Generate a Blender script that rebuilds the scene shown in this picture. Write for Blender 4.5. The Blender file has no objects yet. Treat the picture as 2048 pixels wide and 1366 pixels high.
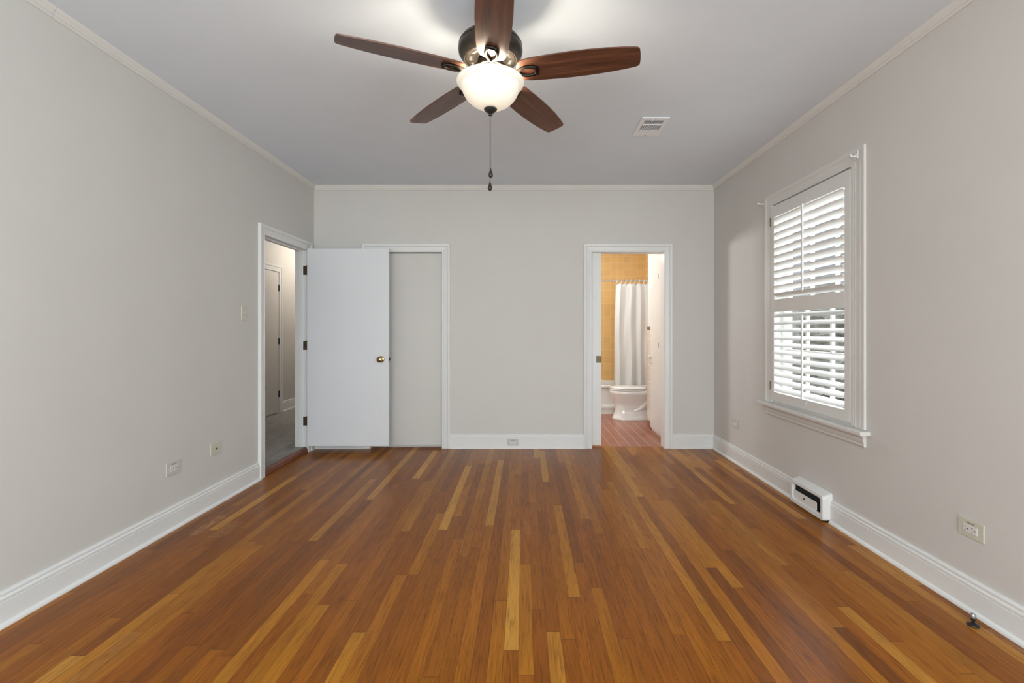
import bpy, bmesh, math, random
from mathutils import Vector, Matrix
random.seed(7)
PI = math.pi
SC = bpy.context.scene
COL = SC.collection

# ------------------------------------------------------------------ camera
cam_d = bpy.data.cameras.new('camera')
cam = bpy.data.objects.new('camera', cam_d)
COL.objects.link(cam)
cam.location = (0, 0, 1.254)
cam.rotation_euler = (PI / 2, 0, 0)
cam_d.sensor_width = 36.0
cam_d.lens = 993.0 / 2048 * 36
cam_d.shift_x = -25.0 / 2048
cam_d.shift_y = -26.0 / 2048
cam_d.clip_start = 0.05
SC.camera = cam

# ------------------------------------------------------------------ world, lights, exposure
SC.view_settings.view_transform = 'Standard'
SC.view_settings.look = 'None'
SC.view_settings.gamma = 1.0
SC.view_settings.use_curve_mapping = False
SC.view_settings.exposure = 0.05

world = bpy.data.worlds.new('overcast_sky')
SC.world = world
world.use_nodes = True
bg = world.node_tree.nodes['Background']
bg.inputs[0].default_value = (0.90, 0.96, 1.0, 1)
bg.inputs[1].default_value = 6.3


def area(name, loc, rot, sx, sy, power, color):
    d = bpy.data.lights.new(name, 'AREA')
    d.shape = 'RECTANGLE'
    d.size, d.size_y = sx, sy
    d.energy = power
    d.color = color
    o = bpy.data.objects.new(name, d)
    o.location, o.rotation_euler = loc, rot
    COL.objects.link(o)
    return o


def point(name, loc, power, color, radius=0.05):
    d = bpy.data.lights.new(name, 'POINT')
    d.energy, d.color, d.shadow_soft_size = power, color, radius
    o = bpy.data.objects.new(name, d)
    o.location = loc
    COL.objects.link(o)
    return o


# area lamps added as daylight fill behind the photographer (rear wall, right wall)
area('rear_fill_lamp', (-0.1, -2.26, 1.45), (PI / 2, 0, 0), 3.0, 1.6, 152, (0.91, 0.98, 1.0))
area('side_fill_lamp', (2.06, -1.05, 1.45), (PI / 2, 0, PI / 2), 1.0, 1.5, 50, (0.66, 0.90, 1.0))
# bathroom and hall ceiling lamps
area('bathroom_vanity_lamp', (-0.66, 6.60, 1.95), (PI / 2, 0, -PI / 2 - 0.5), 0.6, 0.24, 39, (0.97, 0.99, 1.0))
point('bathroom_ceiling_lamp', (0.75, 6.70, 2.35), 24, (0.96, 0.99, 1.0), 0.12)
point('hall_ceiling_lamp', (-2.75, 7.6, 2.45), 25, (1.0, 0.94, 0.86), 0.10)

# ------------------------------------------------------------------ materials


def new_mat(name):
    m = bpy.data.materials.new(name)
    m.use_nodes = True
    nt = m.node_tree
    b = nt.nodes['Principled BSDF']
    return m, nt, b


def paint(name, col, rough=0.5, metal=0.0, var=0.03, vscale=3.0, bump=0.0, bscale=200.0, spec=0.5, coat=0.0):
    m, nt, b = new_mat(name)
    b.inputs['Roughness'].default_value = rough
    b.inputs['Metallic'].default_value = metal
    b.inputs['Specular IOR Level'].default_value = spec
    if coat:
        b.inputs['Coat Weight'].default_value = coat
        b.inputs['Coat Roughness'].default_value = 0.1
    tc = nt.nodes.new('ShaderNodeTexCoord')
    n = nt.nodes.new('ShaderNodeTexNoise')
    n.inputs['Scale'].default_value = vscale
    n.inputs['Detail'].default_value = 4
    nt.links.new(tc.outputs['Object'], n.inputs['Vector'])
    r = nt.nodes.new('ShaderNodeValToRGB')
    r.color_ramp.elements[0].position = 0.3
    r.color_ramp.elements[1].position = 0.7
    r.color_ramp.elements[0].color = tuple(c * (1 - var) for c in col) + (1,)
    r.color_ramp.elements[1].color = tuple(min(1, c * (1 + var)) for c in col) + (1,)
    nt.links.new(n.outputs['Fac'], r.inputs['Fac'])
    nt.links.new(r.outputs['Color'], b.inputs['Base Color'])
    if bump:
        n2 = nt.nodes.new('ShaderNodeTexNoise')
        n2.inputs['Scale'].default_value = bscale
        n2.inputs['Detail'].default_value = 3
        nt.links.new(tc.outputs['Object'], n2.inputs['Vector'])
        bp = nt.nodes.new('ShaderNodeBump')
        bp.inputs['Strength'].default_value = bump
        bp.inputs['Distance'].default_value = 0.002
        nt.links.new(n2.outputs['Fac'], bp.inputs['Height'])
        nt.links.new(bp.outputs['Normal'], b.inputs['Normal'])
    return m


class N:
    """tiny node helper"""
    def __init__(s, nt):
        s.nt = nt

    def val(s, sock, v):
        if hasattr(v, 'is_linked') or isinstance(v, bpy.types.NodeSocket):
            s.nt.links.new(v, sock)
        else:
            sock.default_value = v

    def math(s, op, a, b=0.0, c=None):
        n = s.nt.nodes.new('ShaderNodeMath')
        n.operation = op
        s.val(n.inputs[0], a)
        s.val(n.inputs[1], b)
        if c is not None:
            s.val(n.inputs[2], c)
        return n.outputs[0]

    def comb(s, x, y, z):
        n = s.nt.nodes.new('ShaderNodeCombineXYZ')
        s.val(n.inputs[0], x); s.val(n.inputs[1], y); s.val(n.inputs[2], z)
        return n.outputs[0]

    def white(s, vec, w=None):
        n = s.nt.nodes.new('ShaderNodeTexWhiteNoise')
        n.noise_dimensions = '3D'
        s.nt.links.new(vec, n.inputs['Vector'])
        return n.outputs['Value']

    def noise(s, vec, scale, detail=4, rough=0.5, dist=0.0):
        n = s.nt.nodes.new('ShaderNodeTexNoise')
        s.nt.links.new(vec, n.inputs['Vector'])
        n.inputs['Scale'].default_value = scale
        n.inputs['Detail'].default_value = detail
        n.inputs['Roughness'].default_value = rough
        n.inputs['Distortion'].default_value = dist
        return n.outputs['Fac']

    def ramp(s, fac, stops, interp='LINEAR'):
        n = s.nt.nodes.new('ShaderNodeValToRGB')
        n.color_ramp.interpolation = interp
        e = n.color_ramp.elements
        while len(e) < len(stops):
            e.new(0.5)
        for el, (p, c) in zip(e, stops):
            el.position = p
            el.color = tuple(c) + (1,) if len(c) == 3 else c
        s.nt.links.new(fac, n.inputs['Fac'])
        return n.outputs['Color']

    def mix(s, fac, a, b, mode='MIX'):
        n = s.nt.nodes.new('ShaderNodeMix')
        n.data_type = 'RGBA'
        n.blend_type = mode
        s.val(n.inputs[0], fac)
        s.val(n.inputs[6], a)
        s.val(n.inputs[7], b)
        return n.outputs[2]


def srgb(r, g, b):
    f = lambda c: (c / 255 / 12.92) if c / 255 <= 0.04045 else ((c / 255 + 0.055) / 1.055) ** 2.4
    return (f(r), f(g), f(b))


def oak_floor_mat():
    m, nt, b = new_mat('oak_strip_floor')
    h = N(nt)
    geo = nt.nodes.new('ShaderNodeNewGeometry')
    sep = nt.nodes.new('ShaderNodeSeparateXYZ')
    nt.links.new(geo.outputs['Position'], sep.inputs[0])
    X, Y = sep.outputs[0], sep.outputs[1]
    W = 0.0572
    xr = h.math('DIVIDE', h.math('ADD', X, 5.0), W)
    row = h.math('FLOOR', xr)
    fx = h.math('FRACT', xr)
    r1 = h.white(h.comb(row, 3.3, 1.7))
    r2 = h.white(h.comb(row, 9.1, 4.2))
    L = h.math('MULTIPLY_ADD', r2, 1.1, 0.75)
    yr = h.math('DIVIDE', h.math('ADD', h.math('MULTIPLY', r1, 7.0), h.math('ADD', Y, 6.0)), L)
    idx = h.math('FLOOR', yr)
    fy = h.math('FRACT', yr)
    pid = h.white(h.comb(row, idx, 0.5))
    pid2 = h.white(h.comb(row, idx, 8.5))
    base = h.ramp(pid, [(0.0, srgb(116, 66, 22)), (0.12, srgb(138, 79, 22)), (0.45, srgb(150, 88, 22)),
                        (0.72, srgb(163, 101, 26)), (0.90, srgb(176, 117, 36)), (1.0, srgb(196, 140, 58))])
    # a reddish shift on some boards
    base = h.mix(h.math('MULTIPLY', pid2, 0.30), base, srgb(142, 74, 20) + (1,))
    # long grain
    off = h.math('MULTIPLY', pid, 37.0)
    gv = h.comb(h.math('ADD', h.math('MULTIPLY', X, 1.0), off), h.math('MULTIPLY', Y, 0.045), off)
    g1 = h.noise(gv, 160.0, 5, 0.6)
    gv2 = h.comb(h.math('ADD', h.math('MULTIPLY', X, 1.0), off), h.math('MULTIPLY', Y, 0.055), off)
    g2 = h.noise(gv2, 17.0, 2, 0.5, 0.15)
    # cathedral rings
    wv = h.math('SINE', h.math('MULTIPLY', g2, 60.0))
    wv = h.math('MULTIPLY_ADD', wv, 0.5, 0.5)
    grain = h.ramp(g1, [(0.30, (0.50, 0.46, 0.42)), (0.48, (0.98, 0.98, 0.98)), (0.72, (1.18, 1.18, 1.16))])
    colr = h.mix(0.85, base, grain, 'MULTIPLY')
    ring = h.ramp(wv, [(0.0, (0.80, 0.76, 0.72)), (0.5, (1, 1, 1)), (1.0, (1.05, 1.05, 1.03))])
    colr = h.mix(h.math('MULTIPLY', pid2, 0.75), colr, ring, 'MULTIPLY')
    lv = h.noise(h.comb(h.math('ADD', h.math('MULTIPLY', X, 6.0), off), h.math('MULTIPLY', Y, 1.3), off), 1.0, 3, 0.5)
    colr = h.mix(1.0, colr, h.ramp(lv, [(0.3, (0.84, 0.82, 0.80)), (0.5, (1, 1, 1)), (0.72, (1.10, 1.10, 1.08))]), 'MULTIPLY')
    # seams
    ex = h.math('MINIMUM', fx, h.math('SUBTRACT', 1.0, fx))
    sx = h.math('LESS_THAN', ex, 0.021)
    ey = h.math('MULTIPLY', h.math('MINIMUM', fy, h.math('SUBTRACT', 1.0, fy)), L)
    sy = h.math('LESS_THAN', ey, 0.0014)
    seam = h.math('MAXIMUM', h.math('MULTIPLY', sx, h.math('MULTIPLY_ADD', r2, 0.6, 0.25)), sy)
    colr = h.mix(h.math('MULTIPLY', seam, 0.78), colr, (0.05, 0.022, 0.009, 1))

    # pale scuffs left by furniture and wear beside the wall
    def scuff(cx, cy, sxx, syy, amount, colr):
        dx = h.math('DIVIDE', h.math('ABSOLUTE', h.math('SUBTRACT', X, cx)), sxx)
        dy = h.math('DIVIDE', h.math('ABSOLUTE', h.math('SUBTRACT', Y, cy)), syy)
        d = h.math('MAXIMUM', dx, dy)
        nn = h.noise(h.comb(h.math('MULTIPLY', X, 1.0), h.math('MULTIPLY', Y, 0.35), 0.0), 55.0, 4, 0.7)
        k = h.math('MULTIPLY', h.math('LESS_THAN', d, 1.0), h.math('MULTIPLY', h.math('MULTIPLY', h.math('SMOOTH_MAX', h.math('SUBTRACT', nn, 0.38), 0.0, 0.05), 3.0), amount))
        return h.mix(k, colr, srgb(206, 168, 112) + (1,))
    colr = scuff(-2.02, 3.17, 0.028, 0.16, 0.5, colr)
    colr = scuff(-1.86, 3.10, 0.05, 0.12, 0.28, colr)
    colr = scuff(-1.60, 1.85, 0.03, 0.20, 0.18, colr)
    colr = scuff(1.93, 1.98, 0.02, 0.09, 0.40, colr)
    colr = scuff(0.02, 3.12, 0.02, 0.10, 0.15, colr)
    nt.links.new(colr, b.inputs['Base Color'])
    b.inputs['Roughness'].default_value = 0.29
    b.inputs['Specular IOR Level'].default_value = 0.15
    hgt = h.math('ADD', h.math('MULTIPLY', g1, 0.12), h.math('SUBTRACT', h.math('MULTIPLY', pid, 0.25), seam))
    bp = nt.nodes.new('ShaderNodeBump')
    bp.inputs['Strength'].default_value = 0.25
    bp.inputs['Distance'].default_value = 0.0008
    nt.links.new(hgt, bp.inputs['Height'])
    nt.links.new(bp.outputs['Normal'], b.inputs['Normal'])
    return m


def tile_mat(name, col, grout, tw, th, axes, gw=0.035, rough=0.25, var=0.08, offset=0.0, ox=0.0, oy=0.0, grain=False):
    """square or plank tiles; axes = which world axes run along the tile's width and height"""
    m, nt, b = new_mat(name)
    h = N(nt)
    geo = nt.nodes.new('ShaderNodeNewGeometry')
    sep = nt.nodes.new('ShaderNodeSeparateXYZ')
    nt.links.new(geo.outputs['Position'], sep.inputs[0])
    U, V = sep.outputs[axes[0]], sep.outputs[axes[1]]
    u = h.math('DIVIDE', h.math('ADD', U, 10.0 + ox), tw)
    iu = h.math('FLOOR', u)
    v = h.math('ADD', h.math('DIVIDE', h.math('ADD', V, 10.0 + oy), th), h.math('MULTIPLY', iu, offset))
    iv = h.math('FLOOR', v)
    fu, fv = h.math('FRACT', u), h.math('FRACT', v)
    eu = h.math('MULTIPLY', h.math('MINIMUM', fu, h.math('SUBTRACT', 1.0, fu)), tw)
    ev = h.math('MULTIPLY', h.math('MINIMUM', fv, h.math('SUBTRACT', 1.0, fv)), th)
    e = h.math('MINIMUM', eu, ev)
    g = h.math('LESS_THAN', e, gw * min(tw, th) * 0.5)
    rnd = h.white(h.comb(iu, iv, 2.2))
    c1 = tuple(c * (1 - var) for c in col)
    c2 = tuple(min(1, c * (1 + var)) for c in col)
    base = h.ramp(rnd, [(0, c1), (1, c2)])
    if grain:
        nn = h.noise(h.comb(h.math('ADD', U, h.math('MULTIPLY', rnd, 9.0)), h.math('MULTIPLY', V, 0.25), 0.0), 14.0, 6, 0.65, 0.8)
        gr = h.ramp(nn, [(0.3, (0.72, 0.72, 0.72)), (0.7, (1.3, 1.3, 1.3))])
        base = h.mix(1.0, base, gr, 'MULTIPLY')
    c = h.mix(g, base, tuple(grout) + (1,))
    nt.links.new(c, b.inputs['Base Color'])
    nt.links.new(h.math('MULTIPLY_ADD', g, 0.5, rough), b.inputs['Roughness'])
    bp = nt.nodes.new('ShaderNodeBump')
    bp.inputs['Strength'].default_value = 0.4
    bp.inputs['Distance'].default_value = 0.001
    nt.links.new(h.math('SUBTRACT', 1.0, g), bp.inputs['Height'])
    nt.links.new(bp.outputs['Normal'], b.inputs['Normal'])
    return m


def wood_mat(name, dark, mid, light, rough=0.35, scale=1.0):
    """grain along the object's own X axis via UV-free object coordinates stored per blade"""
    m, nt, b = new_mat(name)
    h = N(nt)
    at = nt.nodes.new('ShaderNodeUVMap')
    sep = nt.nodes.new('ShaderNodeSeparateXYZ')
    nt.links.new(at.outputs['UV'], sep.inputs[0])
    oi = nt.nodes.new('ShaderNodeObjectInfo')
    off = h.math('MULTIPLY', oi.outputs['Random'], 13.0)
    v = h.comb(h.math('MULTIPLY', sep.outputs[0], 0.07 * scale), h.math('MULTIPLY', sep.outputs[1], 1.0 * scale), off)
    n1 = h.noise(v, 55.0, 6, 0.6)
    v2 = h.comb(h.math('MULTIPLY', sep.outputs[0], 0.10 * scale), h.math('MULTIPLY', sep.outputs[1], 1.0 * scale), off)
    n2 = h.noise(v2, 12.0, 3, 0.5, 0.6)
    s = h.math('MULTIPLY_ADD', n1, 0.6, h.math('MULTIPLY', n2, 0.4))
    c = h.ramp(s, [(0.30, dark), (0.5, mid), (0.68, light)])
    nt.links.new(c, b.inputs['Base Color'])
    b.inputs['Roughness'].default_value = rough
    return m


M = {}
M['wall'] = paint('wall_paint', (0.665, 0.638, 0.605), 0.62, var=0.012, bump=0.10, bscale=260)
M['ceil'] = paint('ceiling_paint', (0.78, 0.845, 0.92), 0.75, var=0.012, bump=0.15, bscale=180)
M['trim'] = paint('trim_paint', (0.805, 0.80, 0.785), 0.33, var=0.015, bump=0.05, bscale=90)
M['trim_warm'] = paint('crown_paint', (0.75, 0.725, 0.685), 0.40, var=0.02, bump=0.05, bscale=90)
M['door'] = paint('door_paint', (0.78, 0.785, 0.81), 0.38, var=0.012, bump=0.04, bscale=70)
M['closet'] = paint('closet_door_paint', (0.665, 0.638, 0.605), 0.45, var=0.012, bump=0.04, bscale=70)
M['cream'] = paint('cream_paint', (0.72, 0.695, 0.66), 0.35, var=0.015)
M['hallwall'] = paint('hall_paint', (0.60, 0.57, 0.53), 0.6, var=0.012)
M['wtrim'] = paint('window_trim_paint', (0.72, 0.70, 0.67), 0.40, var=0.02, bump=0.05, bscale=90)
M['siding'] = tile_mat('grey_siding', (0.040, 0.045, 0.050), (0.025, 0.028, 0.031), 40.0, 0.18, (1, 2), 0.001, 0.7, 0.05)
M['frame'] = paint('shutter_frame_paint', (0.76, 0.745, 0.715), 0.36, var=0.01)
M['shutter'] = paint('shutter_paint', (0.82, 0.815, 0.79), 0.36, var=0.01)
M['floor'] = oak_floor_mat()
M['ytile'] = tile_mat('yellow_wall_tile', srgb(222, 180, 116), srgb(230, 198, 148), 0.108, 0.108, (0, 2), 0.04, 0.18, 0.05, ox=0.06)
M['ytile_side'] = tile_mat('yellow_side_tile', srgb(222, 180, 116), srgb(230, 198, 148), 0.108, 0.108, (1, 2), 0.04, 0.18, 0.05)
M['btile'] = tile_mat('brown_floor_tile', srgb(148, 84, 60), srgb(212, 176, 152), 0.106, 0.106, (0, 1), 0.05, 0.28, 0.10)
M['ctile'] = tile_mat('cream_wall_tile', srgb(214, 200, 182), srgb(228, 220, 208), 0.108, 0.108, (1, 2), 0.03, 0.2, 0.03)
M['brown'] = paint('brown_glazed_edge', srgb(112, 82, 62), 0.25, var=0.1, vscale=20)
M['htile'] = tile_mat('grey_hall_tile', srgb(148, 146, 143), srgb(200, 190, 187), 0.32, 0.62, (0, 1), 0.022, 0.4, 0.10, offset=0.37, ox=-0.19 + 0.005, grain=True)
M['thresh'] = paint('threshold_wood', srgb(112, 58, 30), 0.35, var=0.3, vscale=25)
M['brass'] = paint('brass', (0.42, 0.32, 0.15), 0.22, 1.0, var=0.12, vscale=60)
M['oldbrass'] = paint('aged_brass', (0.13, 0.10, 0.06), 0.42, 0.8, var=0.2, vscale=60)
M['bronze'] = paint('dark_bronze', (0.060, 0.052, 0.045), 0.34, 0.85, var=0.25, vscale=30)
M['bronze_light'] = paint('rubbed_bronze', (0.022, 0.018, 0.0145), 0.48, 0.9, var=0.3, vscale=40)
M['black'] = paint('black_metal', (0.022, 0.021, 0.02), 0.4, 0.3, var=0.2, vscale=40)
M['dark'] = paint('dark_slot', (0.02, 0.02, 0.02), 0.7)
M['grey'] = paint('grey_metal', (0.40, 0.40, 0.40), 0.4, 0.7)
M['chain'] = paint('chain_metal', (0.16, 0.15, 0.14), 0.4, 0.7)
M['chrome'] = paint('chrome', (0.75, 0.75, 0.75), 0.12, 1.0)
M['plate'] = paint('outlet_plastic', (0.59, 0.58, 0.55), 0.33, var=0.01)
M['plate_ivory'] = paint('ivory_plastic', (0.62, 0.60, 0.50), 0.33, var=0.01)
M['plate_dim'] = paint('taupe_plastic', (0.56, 0.53, 0.47), 0.33, var=0.01)
M['recept'] = paint('receptacle_plastic', (0.74, 0.72, 0.68), 0.28, var=0.01)
M['printed'] = paint('printed_strip', (0.30, 0.29, 0.27), 0.5)
M['porcelain'] = paint('porcelain', (0.84, 0.82, 0.78), 0.10, var=0.008, coat=0.4)
M['tubwhite'] = paint('tub_enamel', (0.80, 0.78, 0.74), 0.15, var=0.008)
M['ventgrey'] = paint('vent_grey_blade', (0.50, 0.52, 0.55), 0.5)
M['vent'] = paint('vent_enamel', (0.88, 0.90, 0.93), 0.4, var=0.01)
M['blade'] = wood_mat('walnut_blade', srgb(62, 38, 28), srgb(94, 59, 43), srgb(124, 84, 62), 0.36)
M['hedge'] = paint('hedge_leaves', (0.045, 0.045, 0.036), 0.8, var=0.7, vscale=9, bump=0.8, bscale=14)
M['bounce_ground'] = paint('pale_bounce_ground', (0.45, 0.45, 0.42), 0.9, var=0.3, vscale=5)  # unseen ground, made pale to bounce light up through the louvers
M['ringplastic'] = paint('white_plastic', (0.80, 0.79, 0.77), 0.3)


def glass_mat():
    m = bpy.data.materials.new('window_glass')
    m.use_nodes = True
    nt = m.node_tree
    nt.nodes.clear()
    o = nt.nodes.new('ShaderNodeOutputMaterial')
    t = nt.nodes.new('ShaderNodeBsdfTransparent')
    g = nt.nodes.new('ShaderNodeBsdfGlossy')
    g.inputs['Roughness'].default_value = 0.02
    fr = nt.nodes.new('ShaderNodeFresnel')
    fr.inputs['IOR'].default_value = 1.45
    mx = nt.nodes.new('ShaderNodeMixShader')
    ge = nt.nodes.new('ShaderNodeNewGeometry')
    mm = nt.nodes.new('ShaderNodeMath')
    mm.operation = 'MULTIPLY_ADD'
    mm.inputs[1].default_value = -1.0
    mm.inputs[2].default_value = 1.0
    nt.links.new(ge.outputs['Backfacing'], mm.inputs[0])
    m2 = nt.nodes.new('ShaderNodeMath')
    m2.operation = 'MULTIPLY'
    nt.links.new(mm.outputs[0], m2.inputs[0])
    nt.links.new(fr.outputs[0], m2.inputs[1])
    nt.links.new(m2.outputs[0], mx.inputs[0])
    nt.links.new(t.outputs[0], mx.inputs[1])
    nt.links.new(g.outputs[0], mx.inputs[2])
    nt.links.new(mx.outputs[0], o.inputs[0])
    return m


M['glass'] = glass_mat()


def bowl_mat():
    """frosted glass: lets the bulbs' light through and glows softly"""
    m, nt, b = new_mat('frosted_lamp_glass')
    b.inputs['Base Color'].default_value = (0.86, 0.83, 0.76, 1)
    b.inputs['Roughness'].default_value = 0.3
    b.inputs['Emission Color'].default_value = (1.0, 0.93, 0.78, 1)
    b.inputs['Emission Strength'].default_value = 0.24
    tr = nt.nodes.new('ShaderNodeBsdfTranslucent')
    tr.inputs['Color'].default_value = (0.95, 0.90, 0.80, 1)
    mx = nt.nodes.new('ShaderNodeMixShader')
    mx.inputs[0].default_value = 0.042
    out = nt.nodes['Material Output']
    nt.links.new(b.outputs[0], mx.inputs[1])
    nt.links.new(tr.outputs[0], mx.inputs[2])
    nt.links.new(mx.outputs[0], out.inputs[0])
    return m


M['bowl'] = bowl_mat()


def cloth_mat():
    m, nt, b = new_mat('white_curtain_cloth')
    b.inputs['Base Color'].default_value = (0.80, 0.78, 0.75, 1)
    b.inputs['Roughness'].default_value = 0.75
    tr = nt.nodes.new('ShaderNodeBsdfTranslucent')
    tr.inputs['Color'].default_value = (0.8, 0.77, 0.72, 1)
    mx = nt.nodes.new('ShaderNodeMixShader')
    mx.inputs[0].default_value = 0.25
    out = nt.nodes['Material Output']
    tc = nt.nodes.new('ShaderNodeTexCoord')
    n = nt.nodes.new('ShaderNodeTexNoise')
    n.inputs['Scale'].default_value = 30
    nt.links.new(tc.outputs['Object'], n.inputs['Vector'])
    bp = nt.nodes.new('ShaderNodeBump')
    bp.inputs['Strength'].default_value = 0.25
    bp.inputs['Distance'].default_value = 0.004
    nt.links.new(n.outputs['Fac'], bp.inputs['Height'])
    nt.links.new(bp.outputs['Normal'], b.inputs['Normal'])
    nt.links.new(b.outputs[0], mx.inputs[1])
    nt.links.new(tr.outputs[0], mx.inputs[2])
    nt.links.new(mx.outputs[0], out.inputs[0])
    return m


M['cloth'] = cloth_mat()

# ------------------------------------------------------------------ mesh helpers


class MB:
    def __init__(s, mat=None):
        s.bm = bmesh.new()
        s.mat = mat          # optional Matrix applied to every added point

    def v(s, p):
        p = Vector(p)
        if s.mat is not None:
            p = s.mat @ p
        return s.bm.verts.new(p)

    def face(s, vs):
        try:
            return s.bm.faces.new(vs)
        except ValueError:
            return None

    def box(s, x0, x1, y0, y1, z0, z1, bev=0.0):
        x0, x1 = min(x0, x1), max(x0, x1)
        y0, y1 = min(y0, y1), max(y0, y1)
        z0, z1 = min(z0, z1), max(z0, z1)
        p = [s.v((x, y, z)) for z in (z0, z1) for (x, y) in ((x0, y0), (x1, y0), (x1, y1), (x0, y1))]
        fs = []
        for q in ((0, 3, 2, 1), (4, 5, 6, 7), (0, 1, 5, 4), (1, 2, 6, 5), (2, 3, 7, 6), (3, 0, 4, 7)):
            fs.append(s.face([p[i] for i in q]))
        if bev > 0:
            es = list({e for f in fs for e in f.edges})
            bmesh.ops.bevel(s.bm, geom=es, offset=bev, segments=2, profile=0.5, affect='EDGES')
        return s

    def loft(s, rings, closed=True, cap0=True, cap1=True):
        R = [[s.v(p) for p in r] for r in rings]
        n = len(R[0])
        for a, b in zip(R, R[1:]):
            for i in range(n if closed else n - 1):
                j = (i + 1) % n
                s.face([a[i], a[j], b[j], b[i]])
        if cap0:
            s.face(list(reversed(R[0])))
        if cap1:
            s.face(R[-1])
        return s

    def lathe(s, prof, c=(0, 0, 0), axis='Z', n=40, cap0=True, cap1=True):
        rings = []
        for r, h in prof:
            ring = []
            for i in range(n):
                a = 2 * PI * i / n
                u, w = r * math.cos(a), r * math.sin(a)
                if axis == 'Z':
                    ring.append((c[0] + u, c[1] + w, c[2] + h))
                elif axis == 'Y':
                    ring.append((c[0] + u, c[1] + h, c[2] + w))
                else:
                    ring.append((c[0] + h, c[1] + u, c[2] + w))
            rings.append(ring)
        return s.loft(rings, True, cap0, cap1)

    def prism(s, pts, d):
        """extrude 3D polygon by vector d"""
        d = Vector(d)
        a = [Vector(p) for p in pts]
        return s.loft([a, [p + d for p in a]])

    def tube(s, pts, r, n=8, closed=False, flat=1.0, up=None):
        pts = [Vector(p) for p in pts]
        rings = []
        m = len(pts)
        for i, p in enumerate(pts):
            if closed:
                t = (pts[(i + 1) % m] - pts[i - 1]).normalized()
            else:
                t = (pts[min(i + 1, m - 1)] - pts[max(i - 1, 0)]).normalized()
            ref = Vector(up) if up else (Vector((0, 0, 1)) if abs(t.z) < 0.9 else Vector((1, 0, 0)))
            u = t.cross(ref).normalized()
            w = u.cross(t).normalized()
            rr = r[i] if isinstance(r, (list, tuple)) else r
            rings.append([p + u * math.cos(2 * PI * k / n) * rr + w * math.sin(2 * PI * k / n) * rr * flat for k in range(n)])
        if closed:
            rings.append(rings[0])
            R = [[s.v(p) for p in q] for q in rings[:-1]]
            R.append(R[0])
            for a, b in zip(R, R[1:]):
                for i in range(n):
                    j = (i + 1) % n
                    s.face([a[i], a[j], b[j], b[i]])
            return s
        return s.loft(rings)

    def sphere(s, c, r, seg=10, rings=6):
        prof = [(max(1e-4, r * math.sin(PI * k / rings)), -r * math.cos(PI * k / rings)) for k in range(rings + 1)]
        return s.lathe(prof, c, 'Z', seg)


def tag(o, label=None, cat=None, group=None, kind=None):
    if label: o['label'] = label
    if cat: o['category'] = cat
    if group: o['group'] = group
    if kind: o['kind'] = kind
    return o


def world_loc(o):
    p = Vector((0, 0, 0))
    while o is not None:
        p += o.location
        o = o.parent
    return p


def obj(name, mb, mat, parent=None, smooth=False, auto=None):
    bm = mb.bm
    bmesh.ops.remove_doubles(bm, verts=bm.verts, dist=1e-6)
    bmesh.ops.recalc_face_normals(bm, faces=bm.faces)
    me = bpy.data.meshes.new(name)
    if parent is not None:
        off = world_loc(parent)
        loc = Vector((0, 0, 0))
    else:
        xs = [v.co.x for v in bm.verts]; ys = [v.co.y for v in bm.verts]; zs = [v.co.z for v in bm.verts]
        loc = Vector(((min(xs) + max(xs)) / 2, (min(ys) + max(ys)) / 2, min(zs)))
        off = loc
    for v in bm.verts:
        v.co -= off
    bm.to_mesh(me)
    bm.free()
    o = bpy.data.objects.new(name, me)
    COL.objects.link(o)
    o.location = loc
    if parent is not None:
        o.parent = parent
    me.materials.append(mat)
    if smooth:
        for p in me.polygons:
            p.use_smooth = True
        ang = auto if auto else math.radians(35)
        me.update()
        bme = bmesh.new(); bme.from_mesh(me)
        for e in bme.edges:
            if len(e.link_faces) == 2 and e.calc_face_angle(0) > ang:
                e.smooth = False
        bme.to_mesh(me); bme.free()
    return o


def empty(name, loc, label, cat, group=None, kind=None):
    o = bpy.data.objects.new(name, None)
    COL.objects.link(o)
    o.location = loc
    o.empty_display_size = 0.1
    return tag(o, label, cat, group, kind)


def struct(name, mb, mat, label, cat, smooth=False):
    return tag(obj(name, mb, mat, None, smooth), label, cat, None, 'structure')


def holed_wall(axis, w0, w1, a0, a1, z0, z1, holes):
    """wall slab with rectangular holes; axis 'x': slab between x=w0..w1 running along y, 'y': the other way"""
    mb = MB()
    As = sorted({a0, a1} | {h[0] for h in holes} | {h[1] for h in holes})
    Zs = sorted({z0, z1} | {h[2] for h in holes} | {h[3] for h in holes})
    for i in range(len(As) - 1):
        for j in range(len(Zs) - 1):
            ca, cz = (As[i] + As[i + 1]) / 2, (Zs[j] + Zs[j + 1]) / 2
            if any(h[0] < ca < h[1] and h[2] < cz < h[3] for h in holes):
                continue
            if axis == 'x':
                mb.box(w0, w1, As[i], As[i + 1], Zs[j], Zs[j + 1])
            else:
                mb.box(As[i], As[i + 1], w0, w1, Zs[j], Zs[j + 1])
    return mb


def run_profile(mb, prof, p0, p1, nrm, m0=0.0, m1=0.0):
    """extrude profile (distance from wall, z) from p0 to p1 (xy); nrm points into the room; m = mitre factors"""
    p0, p1 = Vector((p0[0], p0[1], 0)), Vector((p1[0], p1[1], 0))
    d = (p1 - p0).normalized()
    nv = Vector((nrm[0], nrm[1], 0))
    a = [p0 + nv * n + Vector((0, 0, z)) + d * (m0 * n) for n, z in prof]
    b = [p1 + nv * n + Vector((0, 0, z)) - d * (m1 * n) for n, z in prof]
    mb.loft([a, b])
    return mb


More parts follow.
